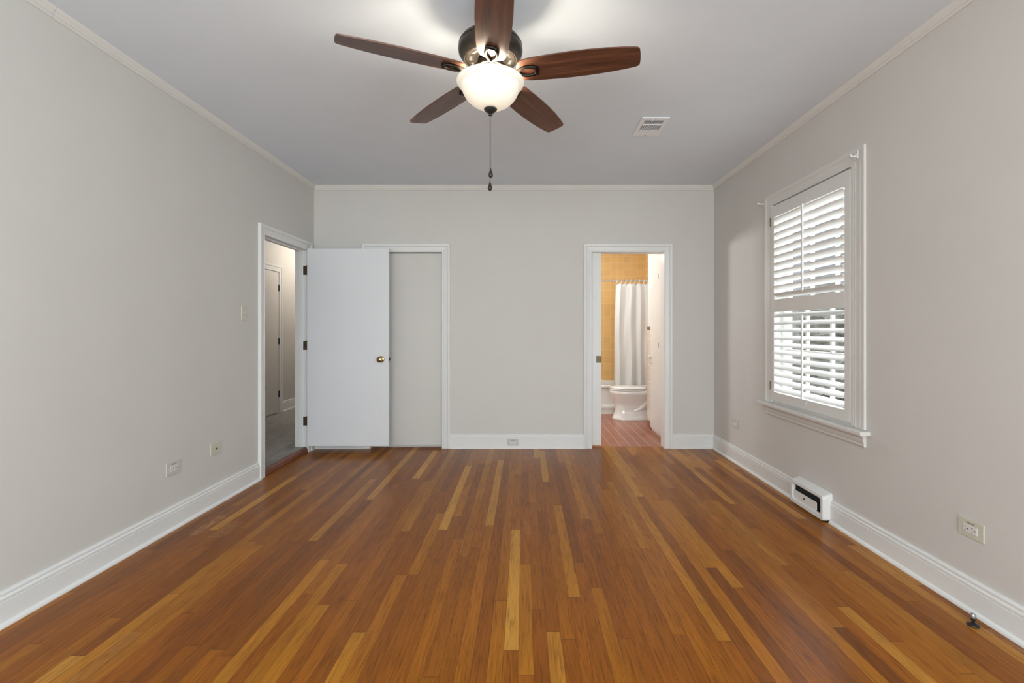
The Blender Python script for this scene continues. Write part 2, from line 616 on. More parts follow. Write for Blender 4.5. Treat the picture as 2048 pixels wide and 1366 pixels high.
def casing(mb, prof, origin, adir, nrm, a0, a1, zb, z1):
    """door casing: profile (u outward from the opening, v off the wall) swept up, over and down with mitres"""
    O, A, Nn = Vector(origin), Vector(adir), Vector(nrm)
    rings = []
    for k in range(4):
        ring = []
        for u, v in prof:
            a = a0 - u if k < 2 else a1 + u
            z = zb if k in (0, 3) else z1 + u
            ring.append(O + A * a + Vector((0, 0, z)) + Nn * v)
        rings.append(ring)
    mb.loft(rings)
    return mb


BASE_PROF = [(0, 0), (0.030, 0.0), (0.030, 0.006), (0.027, 0.013), (0.021, 0.018), (0.016, 0.020), (0.016, 0.104), (0.0135, 0.106),
             (0.0135, 0.1085), (0.0165, 0.111), (0.0165, 0.119), (0.0145, 0.124), (0.011, 0.1265), (0.011, 0.1295), (0.0125, 0.132),
             (0.0125, 0.139), (0.009, 0.145), (0, 0.147)]
CAS_W = 0.086
CAS_PROF = [(0.0, 0.0), (0.0, 0.012), (0.004, 0.015), (0.010, 0.015), (0.012, 0.011), (0.016, 0.011), (0.022, 0.013), (0.050, 0.017),
            (0.052, 0.013), (0.055, 0.013), (0.057, 0.018), (0.064, 0.023), (0.080, 0.025), (0.086, 0.022), (0.086, 0.0)]

# ------------------------------------------------------------------ room dimensions
XL, XR, YB, YR, ZC = -2.204, 1.985, 5.2, -2.2, 2.751
LD0, LD1, LDZ = 4.193, 5.027, 2.045           # left doorway (y range, head)

# ------------------------------------------------------------------ floors, ceilings
mb = MB(); mb.box(XL - 0.05, XR + 0.10, YR - 0.1, 5.278, -0.08, 0.0)
struct('floor', mb, M['floor'], 'glossy narrow strip oak floor of the empty bedroom', 'floor')
mb = MB(); mb.box(XL - 0.13, XR + 0.17, YR - 0.13, YB + 0.13, ZC, ZC + 0.1)
struct('ceiling', mb, M['ceil'], 'pale blue grey bedroom ceiling around the fan', 'ceiling')
mb = MB(); mb.box(-0.82, 2.2, 5.278, 8.2, -0.08, 0.0)
struct('floor_bathroom', mb, M['btile'], 'terracotta square tile floor inside the bathroom', 'floor')
mb = MB(); mb.box(-3.7, -2.3245, 2.4, 9.6, -0.08, 0.055); mb.box(-2.3245, XL - 0.0305, LD0 - 0.017, LD1 + 0.017, -0.08, 0.055)
struct('floor_hall', mb, M['htile'], 'grey wood-look tile floor in the hall', 'floor')
mb = MB(); mb.box(-3.7, -2.33, 2.4, 9.6, 2.60, 2.70)
struct('ceiling_hall', mb, M['hallwall'], 'hall ceiling beyond the open door', 'ceiling')
mb = MB(); mb.box(-0.82, 2.2, 5.33, 8.2, 2.50, 2.6)
struct('ceiling_bathroom', mb, M['cream'], 'bathroom ceiling above the tiled walls', 'ceiling')

# ------------------------------------------------------------------ walls

mb = holed_wall('x', XL - 0.12, XL, YR - 0.12, YB + 0.12, 0, ZC, [(LD0 - 0.018, LD1 + 0.018, 0, LDZ + 0.018)])
struct('wall_left', mb, M['wall'], 'left bedroom wall with the hall doorway', 'wall')
CD0, CD1, BD0, BD1, HZ = -1.61, -0.864, 0.707, 1.461, 2.052
holes_b = [(CD0 - 0.018, CD1 + 0.018, 0, HZ + 0.018), (BD0 - 0.018, BD1 + 0.018, 0, HZ + 0.018)]
mb = holed_wall('y', YB, YB + 0.036, XL, XR, 0, ZC, holes_b)
struct('wall_back', mb, M['wall'], 'back bedroom wall with closet and bathroom doorways', 'wall')
mb = holed_wall('y', YB + 0.084, YB + 0.12, XL, 2.2, 0, ZC, holes_b)
struct('wall_bathroom_front', mb, M['cream'], 'bathroom side of the back bedroom wall', 'wall')
WY0, WY1, WZ0, WZ1 = 2.99, 3.99, 0.672, 2.25
mb = holed_wall('x', XR, XR + 0.16, YR - 0.12, YB + 0.08, 0, ZC, [(WY0, WY1, WZ0, WZ1), (-1.6, -0.5, 0.7, 2.25)])
struct('wall_right', mb, M['wall'], 'right bedroom wall with the shuttered window', 'wall')
mb = holed_wall('y', YR - 0.12, YR, XL, XR, 0, ZC, [(-1.7, 1.5, 0.6, 2.3)])
struct('wall_rear', mb, M['wall'], 'rear bedroom wall behind the photographer', 'wall')
mb = MB(); mb.box(-1.7, 1.5, YR - 0.11, YR - 0.09, 0.6, 2.3)  # opaque panel added behind the area lamp to keep sky light out
struct('rear_sky_block', mb, M['trim'], 'added opaque white panel blocking sky light in the rear wall opening', 'window')
mb = MB(); mb.box(XR + 0.12, XR + 0.14, -1.6, -0.5, 0.7, 2.25)  # same added blocker for the opening in the right wall
struct('side_sky_block', mb, M['trim'], 'added opaque white panel blocking sky light in the right wall opening', 'window')
mb = MB(); mb.box(CD0 - 0.1, CD1 + 0.1, YB + 0.074, YB + 0.15, 0, ZC)  # unseen panel added to stop light leaking around the slab
struct('closet_light_block', mb, M['wall'], 'added panel behind the closed closet slab stopping light leaks', 'wall')
# hall
mb = MB(); mb.box(-3.62, -3.5, 2.4, 9.6, 0.055, 2.6)
struct('wall_hall', mb, M['hallwall'], 'far hall wall with a closed door', 'wall')
mb = MB(); mb.box(-3.5, -2.33, 9.4, 9.5, 0.055, 2.6); mb.box(-3.5, -2.33, 2.4, 2.5, 0.055, 2.6); mb.box(-2.45, -2.33, 5.325, 9.4, 0.055, 2.6)
struct('wall_hall_end', mb, M['hallwall'], 'end walls of the hall', 'wall')
# bathroom
BX = 1.579
mb = MB(); mb.box(-0.82, 2.1, 8.03, 8.13, 0, 2.5)
struct('wall_bathroom_back', mb, M['ytile'], 'yellow tiled wall behind the bathtub', 'wall')
mb = MB(); mb.box(1.935, 2.05, 7.27, 8.03, 0, 2.5)
struct('wall_bathroom_tub_end', mb, M['ytile_side'], 'yellow tiled end wall of the tub alcove', 'wall')
mb = MB(); mb.box(1.935, 2.05, 6.35, 7.27, 0, 2.5)
struct('wall_bathroom_right', mb, M['cream'], 'cream bathroom wall behind the toilet', 'wall')
mb = MB(); mb.box(BX, 2.05, 5.325, 6.35, 0, 2.5)
struct('wall_bathroom_closet', mb, M['cream'], 'cream bathroom wall beside the linen closet door', 'wall')
mb = MB(); mb.box(-0.82, -0.72, 5.325, 8.03, 0, 2.5)
struct('wall_bathroom_left', mb, M['ctile'], 'left bathroom wall', 'wall')
# tiled wainscot on the closet block: cream field, brown cap and edge, brown base
w = empty('trim_wainscot', (1.57, 6.28, 0), 'cream tile wainscot with brown edge tiles beside the toilet', 'wainscot', None, 'structure')
w.name = 'trim_9'
mb = MB(); mb.box(BX - 0.011, BX - 0.0005, 6.165, 6.345, 0.10, 1.235)
obj('field_tile', mb, M['ctile'], w)
mb = MB(); mb.box(BX - 0.012, BX + 0.03, 6.346, 6.362, 0.0, 1.235, 0.003)
obj('edge_tile', mb, M['brown'], w)
mb = MB(); mb.box(BX - 0.013, BX - 0.0005, 6.165, 6.362, 1.236, 1.275, 0.003)
obj('cap_tile', mb, M['brown'], w)
mb = MB(); mb.box(BX - 0.013, BX - 0.0005, 6.165, 6.345, 0.0, 0.099, 0.003)
obj('base_tile', mb, M['btile'], w)

# ------------------------------------------------------------------ baseboards, crown, casings, jambs
mb = MB()
run_profile(mb, BASE_PROF, (XL, YR), (XL, LD0 - CAS_W + 0.004), (1, 0))
run_profile(mb, BASE_PROF, (XL, LD1 + CAS_W), (XL, YB), (1, 0), 0, 1)
struct('baseboard_left', mb, M['trim'], 'white baseboard along the left wall', 'baseboard')
mb = MB()
run_profile(mb, BASE_PROF, (XL, YB), (CD0 - CAS_W, YB), (0, -1), 1, 0)
run_profile(mb, BASE_PROF, (CD1 + CAS_W, YB), (BD0 - CAS_W, YB), (0, -1))
run_profile(mb, BASE_PROF, (BD1 + CAS_W, YB), (XR, YB), (0, -1), 0, 1)
struct('baseboard_back', mb, M['trim'], 'white baseboard along the back wall', 'baseboard')
mb = MB()
run_profile(mb, BASE_PROF, (XR, YR), (XR, 3.195), (-1, 0))
run_profile(mb, BASE_PROF, (XR, 3.60), (XR, YB), (-1, 0), 0, 1)
struct('baseboard_right', mb, M['trim'], 'white baseboard along the right wall', 'baseboard')
mb = MB()
hp = [(n, z + 0.055) for n, z in BASE_PROF]
run_profile(mb, hp, (-3.5, 7.155), (-3.5, 9.4), (1, 0))
struct('baseboard_hall', mb, M['trim'], 'white baseboard in the hall', 'baseboard')

CROWN = [(0.0, ZC), (0.0, ZC - 0.050), (0.007, ZC - 0.050), (0.010, ZC - 0.046), (0.010, ZC - 0.041), (0.007, ZC - 0.039), (0.007, ZC - 0.036),
         (0.012, ZC - 0.033), (0.014, ZC - 0.028), (0.012, ZC - 0.026), (0.014, ZC - 0.022), (0.022, ZC - 0.012), (0.026, ZC - 0.004), (0.026, ZC)]
mb = MB()
run_profile(mb, CROWN, (XL, YR), (XL, 2.310), (1, 0)); run_profile(mb, CROWN, (XL, 2.313), (XL, YB), (1, 0), 0, 1)
struct('trim_1', mb, M['trim_warm'], 'thin ceiling moulding along the left wall', 'moulding')
mb = MB()
run_profile(mb, CROWN, (XL, YB), (XR, YB), (0, -1), 1, 1)
struct('trim_2', mb, M['trim_warm'], 'thin ceiling moulding along the back wall', 'moulding')
mb = MB()
run_profile(mb, CROWN, (XR, YR), (XR, 2.529), (-1, 0)); run_profile(mb, CROWN, (XR, 2.531), (XR, YB), (-1, 0), 0, 1)
struct('trim_3', mb, M['trim_warm'], 'thin ceiling moulding along the right wall', 'moulding')

# doorway to the hall
mb = MB()
casing(mb, CAS_PROF, (XL, 0, 0), (0, 1, 0), (1, 0, 0), LD0, LD1 + 0.004, 0, LDZ)
jx0, jx1 = XL - 0.12, XL
mb.box(jx0, jx1, LD0 - 0.018, LD0, 0.056, LDZ)
mb.box(jx0, jx1, LD1, LD1 + 0.018, 0.056, LDZ)
mb.box(jx0, jx1, LD0 - 0.018, LD1 + 0.018, LDZ, LDZ + 0.018)
mb.box(jx0 + 0.045, jx1 - 0.045, LD0, LD0 + 0.012, 0.056, LDZ - 0.012)
mb.box(jx0 + 0.045, jx1 - 0.045, LD1 - 0.012, LD1, 0.056, LDZ - 0.012)
mb.box(jx0 + 0.045, jx1 - 0.045, LD0, LD1, LDZ - 0.012, LDZ)
struct('trim_4', mb, M['trim'], 'white casing and jamb of the hall doorway', 'door casing')
mb = MB()
mb.prism([(XL + 0.012, LD0, 0.0), (XL + 0.012, LD0, 0.012), (XL + 0.004, LD0, 0.040), (XL - 0.010, LD0, 0.056), (XL - 0.030, LD0, 0.056), (XL - 0.030, LD0, 0.0)], (0, LD1 - LD0, 0))
struct('trim_5', mb, M['thresh'], 'red brown wooden threshold of the hall doorway', 'threshold')
mb = MB(); mb.box(XL - 0.075, XL - 0.02, LD0 - 0.0005, LD0 + 0.003, 0.92, 0.98)
struct('trim_10', mb, M['oldbrass'], 'dark strike plate on the hall doorway jamb', 'strike plate')

# closet doorway
mb = MB()
casing(mb, CAS_PROF, (0, YB, 0), (1, 0, 0), (0, -1, 0), CD0, CD1, 0, HZ)
mb.box(CD0 - 0.018, CD0, YB, YB + 0.12, 0, HZ); mb.box(CD1, CD1 + 0.018, YB, YB + 0.12, 0, HZ)
mb.box(CD0 - 0.018, CD1 + 0.018, YB, YB + 0.12, HZ, HZ + 0.018)
struct('trim_6', mb, M['trim'], 'white casing of the closet doorway', 'door casing')
# bathroom doorway (split jamb on the pocket side)
mb = MB()
casing(mb, CAS_PROF, (0, YB, 0), (1, 0, 0), (0, -1, 0), BD0, BD1, 0, HZ)
mb.box(BD0 - 0.018, BD0, YB, YB + 0.036, 0, HZ); mb.box(BD0 - 0.018, BD0, YB + 0.084, YB + 0.12, 0, HZ)
mb.box(BD1, BD1 + 0.018, YB, YB + 0.12, 0, HZ)
mb.box(BD0 - 0.018, BD1 + 0.018, YB, YB + 0.036, HZ, HZ + 0.018); mb.box(BD0 - 0.018, BD1 + 0.018, YB + 0.084, YB + 0.12, HZ, HZ + 0.018)
mb.box(BD0 - 0.018, BD1 + 0.018, YB + 0.036, YB + 0.084, HZ + 0.012, HZ + 0.018)
struct('trim_7', mb, M['trim'], 'white casing of the bathroom doorway', 'door casing')

# ------------------------------------------------------------------ doors


def knob_profile():
    return [(0.0, 0.0), (0.033, 0.0), (0.033, 0.004), (0.026, 0.008), (0.013, 0.011), (0.011, 0.030), (0.016, 0.036), (0.026, 0.043),
            (0.0295, 0.053), (0.027, 0.062), (0.018, 0.068), (0.0, 0.070)]


def lathe_dir(mb, prof, origin, direction, n=28):
    d = Vector(direction).normalized()
    ref = Vector((0, 0, 1)) if abs(d.z) < 0.9 else Vector((1, 0, 0))
    u = d.cross(ref).normalized(); w = d.cross(u).normalized()
    O = Vector(origin)
    rings = [[O + d * h + u * max(r, 1e-4) * math.cos(2 * PI * i / n) + w * max(r, 1e-4) * math.sin(2 * PI * i / n) for i in range(n)] for r, h in prof]
    mb.loft(rings)
    return mb


# door 1: the open white slab, seen face on
DX0, DX1, DY0, DY1, DZ0, DZ1 = -2.185, -1.366, 4.99, 5.025, 0.072, 2.058
d1 = empty('door_1', (DX0, 5.0, DZ0), 'open white flat slab door in front of the closet', 'door', None, 'structure')
mb = MB(); mb.box(DX0, DX1, DY0, DY1, DZ0, DZ1, 0.002)
obj('door_slab', mb, M['door'], d1)
kx, kz = -1.441, 0.945
mb = MB(); lathe_dir(mb, knob_profile(), (kx, DY0, kz), (0, -1, 0))
tag(obj('door_knob', mb, M['brass'], d1, True), 'round brass knob')
mb = MB(); lathe_dir(mb, knob_profile(), (kx, DY1, kz), (0, 1, 0))
obj('door_knob', mb, M['brass'], d1, True)
mb = MB(); mb.box(DX1, DX1 + 0.0015, DY0 + 0.004, DY1 - 0.004, kz - 0.028, kz + 0.028); mb.box(DX1, DX1 + 0.012, DY0 + 0.010, DY1 - 0.012, kz - 0.010, kz + 0.010)
tag(obj('latch_plate', mb, M['black'], d1), 'dark latch on the door edge')
for z in (1.842, 1.082, 0.317):
    mb = MB()
    mb.box(XL - 0.036, XL - 0.002, LD1 - 0.0025, LD1 - 0.0002, z - 0.045, z + 0.045)
    mb.lathe([(0.006, -0.046), (0.006, 0.046)], (XL + 0.006, LD1 - 0.006, z), 'Z', 12)
    mb.lathe([(0.0045, 0.046), (0.007, 0.048), (0.004, 0.053)], (XL + 0.006, LD1 - 0.006, z), 'Z', 12)
    tag(obj('hinge', mb, M['oldbrass'], d1), 'dark aged brass hinge')

# door 2: flat closet slab
d2 = empty('door_2', ((CD0 + CD1) / 2, YB + 0.05, 0.028), 'closed beige closet slab partly behind the open door', 'door', None, 'structure')
mb = MB(); mb.box(CD0 + 0.003, CD1 - 0.003, YB + 0.028, YB + 0.062, 0.028, HZ - 0.010, 0.0015)
obj('door_slab', mb, M['closet'], d2)

# door 3: pocket door of the bathroom, mostly slid into the wall
d3 = empty('door_3', (0.5, YB + 0.06, 0.02), 'white pocket door slid mostly into the wall at the bathroom', 'door', None, 'structure')
mb = MB(); mb.box(0.07, 0.811, YB + 0.043, YB + 0.077, 0.022, HZ + 0.009, 0.0015)
obj('door_slab', mb, M['trim'], d3)
mb = MB(); mb.box(0.757, 0.8135, YB + 0.0405, YB + 0.0795, 0.893, 0.965, 0.001)
lat = tag(obj('pocket_latch', mb, M['oldbrass'], d3), 'aged brass pocket latch')
mb = MB(); mb.lathe([(0.015, -0.002), (0.015, 0.0)], (0.786, YB + 0.0403, 0.929), 'Y', 20); mb.lathe([(0.009, -0.004), (0.009, 0.0)], (0.786, YB + 0.0385, 0.929), 'Y', 16)
obj('finger_pull', mb, M['oldbrass'], lat)

# door 4: narrow linen closet door in the bathroom side wall
d4 = empty('door_4', (BX, 5.95, 0.03), 'narrow cream linen closet door in the bathroom side wall', 'door', None, 'structure')
mb = MB(); mb.box(BX - 0.020, BX - 0.001, 5.62, 6.155, 0.035, 2.072, 0.002)
obj('door_slab', mb, M['cream'], d4)
mb = MB(); lathe_dir(mb, [(0, 0), (0.012, 0), (0.009, 0.012), (0.018, 0.020), (0.020, 0.030), (0.014, 0.037), (0, 0.039)], (BX - 0.020, 6.105, 0.905), (-1, 0, 0))
kk = tag(obj('door_knob', mb, M['ringplastic'], d4, True), 'small white knob')
mb = MB(); mb.tube([(BX - 0.030, 6.105, 0.887), (BX - 0.034, 6.105, 0.86), (BX - 0.033, 6.095, 0.83), (BX - 0.022, 6.075, 0.81)], 0.0022, 6)  # dark tube standing in for the knob's curved shadow
obj('knob_shadow', mb, M['bronze'], kk, True)
for z in (1.86, 1.06):
    mb = MB(); mb.lathe([(0.005, -0.03), (0.005, 0.03)], (BX - 0.022, 5.775, z), 'Z', 10)
    obj('hinge', mb, M['grey'], d4)

# door 5: hall door in the far hall wall
d5 = empty('door_5', (-3.5, 6.6, 0.07), 'closed white hall door with three dark hinges seen through the doorway', 'door', None, 'structure')
mb = MB(); mb.box(-3.498, -3.488, 6.20, 7.045, 0.07, 2.045, 0.001)
obj('door_slab', mb, M['closet'], d5)
mb = MB()
casing(mb, CAS_PROF, (-3.5, 0, 0), (0, 1, 0), (1, 0, 0), 6.19, 7.06, 0.055, 2.058)
obj('door_casing', mb, M['trim'], d5)
for z in (1.83, 1.075, 0.325):
    mb = MB(); mb.box(-3.489, -3.478, 7.035, 7.058, z - 0.045, z + 0.045, 0.003)
    tag(obj('hinge', mb, M['black'], d5), 'dark bronze hinge')

# ------------------------------------------------------------------ window
mb = MB()
# reveal lining
mb.box(XR, XR + 0.16, WY0, WY0 + 0.012, WZ0, WZ1); mb.box(XR, XR + 0.16, WY1 - 0.012, WY1, WZ0, WZ1)
mb.box(XR, XR + 0.16, WY0, WY1, WZ1 - 0.012, WZ1); mb.box(XR + 0.002, XR + 0.18, WY0, WY1, WZ0 - 0.002, WZ0 + 0.012)
win = struct('window_1', mb, M['trim'], 'double hung window behind the white shutter', 'window')


def sash(x0, x1, z0, z1, first):
    mb = MB()
    y0, y1 = WY0 + 0.014, WY1 - 0.014
    st = 0.045
    mb.box(x0, x1, y0, y0 + st, z0, z1); mb.box(x0, x1, y1 - st, y1, z0, z1)
    mb.box(x0, x1, y0 + st, y1 - st, z0, z0 + st); mb.box(x0, x1, y0 + st, y1 - st, z1 - st, z1)
    for k in (1, 2):
        yc = y0 + st + (y1 - y0 - 2 * st) * k / 3
        mb.box(x0 + 0.004, x1 - 0.004, yc - 0.011, yc + 0.011, z0 + st, z1 - st)
    zc = (z0 + z1) / 2
    mb.box(x0 + 0.005, x1 - 0.005, y0 + st, y1 - st, zc - 0.011, zc + 0.011)
    s = obj('sash', mb, M['trim'], win)
    mb = MB(); mb.box((x0 + x1) / 2 - 0.002, (x0 + x1) / 2 + 0.002, y0 + st - 0.002, y1 - st + 0.002, z0 + st - 0.002, z1 - st + 0.002)
    obj('pane', mb, M['glass'], s)


sash(XR + 0.075, XR + 0.105, WZ0 + 0.014, 1.475, True)
sash(XR + 0.110, XR + 0.140, 1.435, WZ1 - 0.014, False)

# casing (head + sides), stool and apron
mb = MB()
PW = [(u * 0.92 / 0.86, v * 0.5) for u, v in CAS_PROF]
casing(mb, PW, (XR, 0, 0), (0, 1, 0), (-1, 0, 0), 2.978, 3.995, 0.662, 2.236)
struct('trim_8', mb, M['wtrim'], 'white moulded casing around the shuttered window', 'window casing')
mb = MB()
mb.box(XR - 0.060, XR, 2.845, 4.125, 0.634, 0.660, 0.006)
mb.box(XR + 0.001, XR + 0.012, WY0 + 0.002, WY1 - 0.002, 0.640, 0.668)
ap = [(0, 0.562), (0.010, 0.562), (0.014, 0.568), (0.014, 0.576), (0.011, 0.580), (0.015, 0.584), (0.018, 0.596), (0.018, 0.612), (0.023, 0.620), (0.026, 0.634), (0, 0.634)]
run_profile(mb, ap, (XR, 2.885), (XR, 4.075), (-1, 0))
struct('trim_11', mb, M['wtrim'], 'white window stool and moulded apron under the shutter', 'window sill')

# plantation shutter
SY0, SY1, SZ0, SZ1 = 3.010, 3.975, 0.684, 2.222
xc = XR + 0.001
sh = empty('window_shutter', (xc, (SY0 + SY1) / 2, SZ0), 'white plantation shutter panel with two banks of tilted louvers covering the window', 'shutter')
mb = MB()
xa, xb = xc - 0.014, xc + 0.014
ly0, ly1 = 3.061, 3.925
rails = [(SZ0, 0.752), (1.385, 1.483), (2.132, SZ1)]
mb.box(xa, xb, SY0, ly0, SZ0, SZ1, 0.002); mb.box(xa, xb, ly1, SY1, SZ0, SZ1, 0.002)
for a, b in rails:
    mb.box(xa, xb, ly0, ly1, a, b, 0.0015)
obj('shutter_frame', mb, M['frame'], sh)
mb = MB()
mb.box(XR - 0.010, XR + 0.020, 2.981, 3.005, 0.668, 2.236)
obj('mounting_strip', mb, M['wtrim'], sh)
mb = MB(); mb.box(XR - 0.010, XR + 0.020, 3.979, 3.989, 0.668, 2.236)
obj('mounting_strip', mb, M['wtrim'], sh)
mb = MB(); mb.box(XR + 0.017, XR + 0.030, 3.0055, 3.9785, 2.205, 2.237)
obj('light_stop', mb, M['wtrim'], sh)


def louver(zc, tilt):
    """elliptical slat; tilt > 0 lifts the room edge"""
    mb = MB()
    ring = []
    n = 14
    for i in range(n):
        a = 2 * PI * i / n
        u, w = 0.0315 * math.cos(a), 0.0048 * math.sin(a)
        dx = -(u * math.cos(tilt) - w * math.sin(tilt))
        dz = u * math.sin(tilt) + w * math.cos(tilt)
        ring.append((xc + dx, zc + dz))
    mb.loft([[(x, ly0 + 0.002, z) for x, z in ring], [(x, ly1 - 0.002, z) for x, z in ring]])
    obj('louver', mb, M['shutter'], sh, True, math.radians(50))


up_z = [1.483 + 0.0295 + i * (2.132 - 1.483) / 11 for i in range(11)]
lo_z = [0.752 + 0.0288 + i * (1.385 - 0.752) / 11 for i in range(11)]
for i, z in enumerate(up_z):
    louver(z, math.radians(35 + random.uniform(-2, 2)))
for i, z in enumerate(lo_z):
    louver(z, math.radians(-29 + random.uniform(-2, 2)))
for zs, tl in ((up_z, 35), (lo_z, -29)):
    mb = MB()
    t = math.radians(tl)
    xe = xc - 0.0315 * math.cos(t) - 0.006
    zo = 0.0315 * math.sin(t)
    ym = (ly0 + ly1) / 2
    mb.box(xe - 0.006, xe + 0.005, ym - 0.008, ym + 0.008, zs[0] + zo - 0.012, zs[-1] + zo + 0.012, 0.002)
    obj('tilt_rod', mb, M['shutter'], sh)
for z in (2.105, 0.80):
    mb = MB(); mb.box(xa - 0.003, xa + 0.001, SY1 - 0.004, SY1 + 0.012, z - 0.032, z + 0.032); mb.lathe([(0.004, -0.033), (0.004, 0.033)], (xa - 0.003, SY1 + 0.003, z), 'Z', 8)
    tag(obj('hinge', mb, M['oldbrass'], sh), 'small dark hinge')
mb = MB(); mb.tube([(xa, ym - 0.03, 0.735), (xa - 0.012, ym - 0.03, 0.735), (xa - 0.014, ym - 0.03, 0.725), (xa - 0.012, ym - 0.03, 0.714)], 0.002, 6)
obj('rod_hook', mb, M['shutter'], sh)
mb = MB(); mb.tube([(xa, ym - 0.045, 2.162), (xa - 0.012, ym - 0.045, 2.162), (xa - 0.014, ym - 0.045, 2.172)], 0.002, 6)
obj('rod_hook', mb, M['shutter'], sh)

# curtain rod brackets left on the casing
r = empty('curtain_bracket', (XR - 0.02, 2.93, 2.27), 'white curtain rod bracket on the near top corner of the window casing', 'bracket', 'curtain brackets on the window casing')
mb = MB(); mb.box(XR - 0.030, XR - 0.025, 2.912, 2.942, 2.252, 2.300, 0.002); mb.tube([(XR - 0.028, 2.927, 2.268), (XR - 0.060, 2.927, 2.268), (XR - 0.064, 2.927, 2.280)], 0.0045, 8)
obj('bracket_plate', mb, M['trim'], r)
for z in (2.259, 2.293):
    mb = MB(); mb.lathe([(0.003, -0.0315), (0.003, -0.029)], (XR, 2.927, z), 'X', 8)
    obj('screw', mb, M['oldbrass'], r)
r = empty('curtain_bracket', (XR - 0.02, 4.095, 2.28), 'white curtain rod bracket beside the far top corner of the window casing', 'bracket', 'curtain brackets on the window casing')
mb = MB(); mb.box(XR - 0.005, XR, 4.085, 4.11, 2.262, 2.298, 0.001); mb.tube([(XR - 0.003, 4.098, 2.28), (XR - 0.050, 4.098, 2.28), (XR - 0.056, 4.098, 2.29)], 0.006, 8); mb.lathe([(0.010, -0.062), (0.010, -0.056)], (XR, 4.098, 2.283), 'X', 12)
obj('bracket_plate', mb, M['trim'], r)

# ------------------------------------------------------------------ outlets, switch


def plate_mat(origin, u, n):
    u, n = Vector(u), Vector(n)
    vz = Vector((0, 0, 1))
    m = Matrix.Identity(4)
    for i in range(3):
        m[i][0], m[i][1], m[i][2], m[i][3] = u[i], n[i], vz[i], origin[i]
    return m


def outlet(label, origin, u, n, w, h, mat, group='wall outlets'):
    Mx = plate_mat(origin, u, n)
    root = empty('wall_outlet', origin, label, 'outlet', group)
    mb = MB(Mx); mb.box(-w / 2, w / 2, 0, 0.006, -h / 2, h / 2, 0.0025)
    obj('cover_plate', mb, mat, root)
    rw, rh = w * 0.54, h * 0.42
    mb = MB(Mx); mb.box(-rw / 2, rw / 2, 0.0055, 0.0085, -rh / 2 - 0.002, rh / 2 - 0.002, 0.001)
    rc = obj('receptacle', mb, M['recept'], root)
    for sx in (-1, 1):
        c = sx * rw * 0.25
        mb = MB(Mx)
        q = rw * 0.085
        mb.box(c - q - 0.0042, c - q + 0.0042, 0.0083, 0.0089, 0.0045, 0.0065)
        mb.box(c - q - 0.0035, c - q + 0.0035, 0.0083, 0.0089, -0.0105, -0.0085)
        mb.box(c + q - 0.001, c + q + 0.004, 0.0083, 0.0089, -0.0045, 0.0005)
        obj('socket_slots', mb, M['dark'], rc)
    mb = MB(Mx); mb.box(-rw * 0.30, rw * 0.30, 0.0058, 0.0064, rh / 2 + 0.004, rh / 2 + 0.010)
    tag(obj('printed_strip', mb, M['printed'], root), 'dark printed strip above the sockets')
    for sx in (-1, 1):
        mb = MB(Mx); mb.lathe([(0.003, 0.0055), (0.003, 0.0066), (0.001, 0.0070)], (sx * w * 0.36, 0, 0), 'Y', 10)
        obj('plate_screw', mb, mat, root)
    return root


outlet('pale duplex outlet low on the left wall, left of the cable plate', (XL, 3.114, 0.380), (0, 1, 0), (1, 0, 0), 0.128, 0.085, M['plate'])
outlet('beige duplex outlet low on the right wall, nearest the camera', (XR, 2.204, 0.364), (0, -1, 0), (-1, 0, 0), 0.128, 0.080, M['plate_ivory'])
outlet('small taupe outlet on the right wall near the back corner, below the window', (XR, 4.667, 0.360), (0, -1, 0), (-1, 0, 0), 0.125, 0.085, M['plate_dim'])
outlet('grey outlet set in the back wall baseboard between closet and bathroom', (-0.121, YB - 0.016, 0.0665), (1, 0, 0), (0, -1, 0), 0.112, 0.070, M['plate'])

Mx = plate_mat((XL, 3.541, 0.398), (0, 1, 0), (1, 0, 0))
r = empty('cable_plate', (XL, 3.541, 0.398), 'blank beige cable plate with one centre jack on the left wall', 'wall plate')
mb = MB(Mx); mb.box(-0.062, 0.062, 0, 0.006, -0.044, 0.044, 0.0025); obj('cover_plate', mb, M['plate_ivory'], r)
mb = MB(Mx); mb.lathe([(0.0065, 0.005), (0.0065, 0.012), (0.004, 0.0125)], (0, 0, 0), 'Y', 14); tag(obj('cable_jack', mb, M['oldbrass'], r), 'dark round jack')
for sx in (-1, 1):
    mb = MB(Mx); mb.lathe([(0.003, 0.0055), (0.003, 0.0068)], (sx * 0.042, 0, 0), 'Y', 10)
    obj('plate_screw', mb, M['plate_ivory'], r)

Mx = plate_mat((XL, 3.894, 1.374), (0, 1, 0), (1, 0, 0))
r = empty('light_switch', (XL, 3.894, 1.374), 'ivory toggle light switch on the left wall beside the hall doorway', 'light switch')
mb = MB(Mx); mb.box(-0.036, 0.036, 0, 0.007, -0.057, 0.057, 0.003); obj('cover_plate', mb, M['plate_ivory'], r)
mb = MB(Mx); mb.box(-0.006, 0.006, 0.0065, 0.0085, -0.013, 0.013); sw = obj('toggle_slot', mb, M['plate_dim'], r)
mb = MB(Mx); mb.prism([(-0.004, 0.007, -0.006), (0.004, 0.007, -0.006), (0.004, 0.019, 0.006), (-0.004, 0.019, 0.006)], (0, -0.001, 0.007)); obj('toggle', mb, M['plate_ivory'], r)
for sz in (-1, 1):
    mb = MB(Mx); mb.lathe([(0.003, 0.0065), (0.003, 0.0078)], (0, 0, sz * 0.030), 'Y', 10)
    obj('plate_screw', mb, M['plate_dim'], r)

# ------------------------------------------------------------------ baseboard register on the right wall


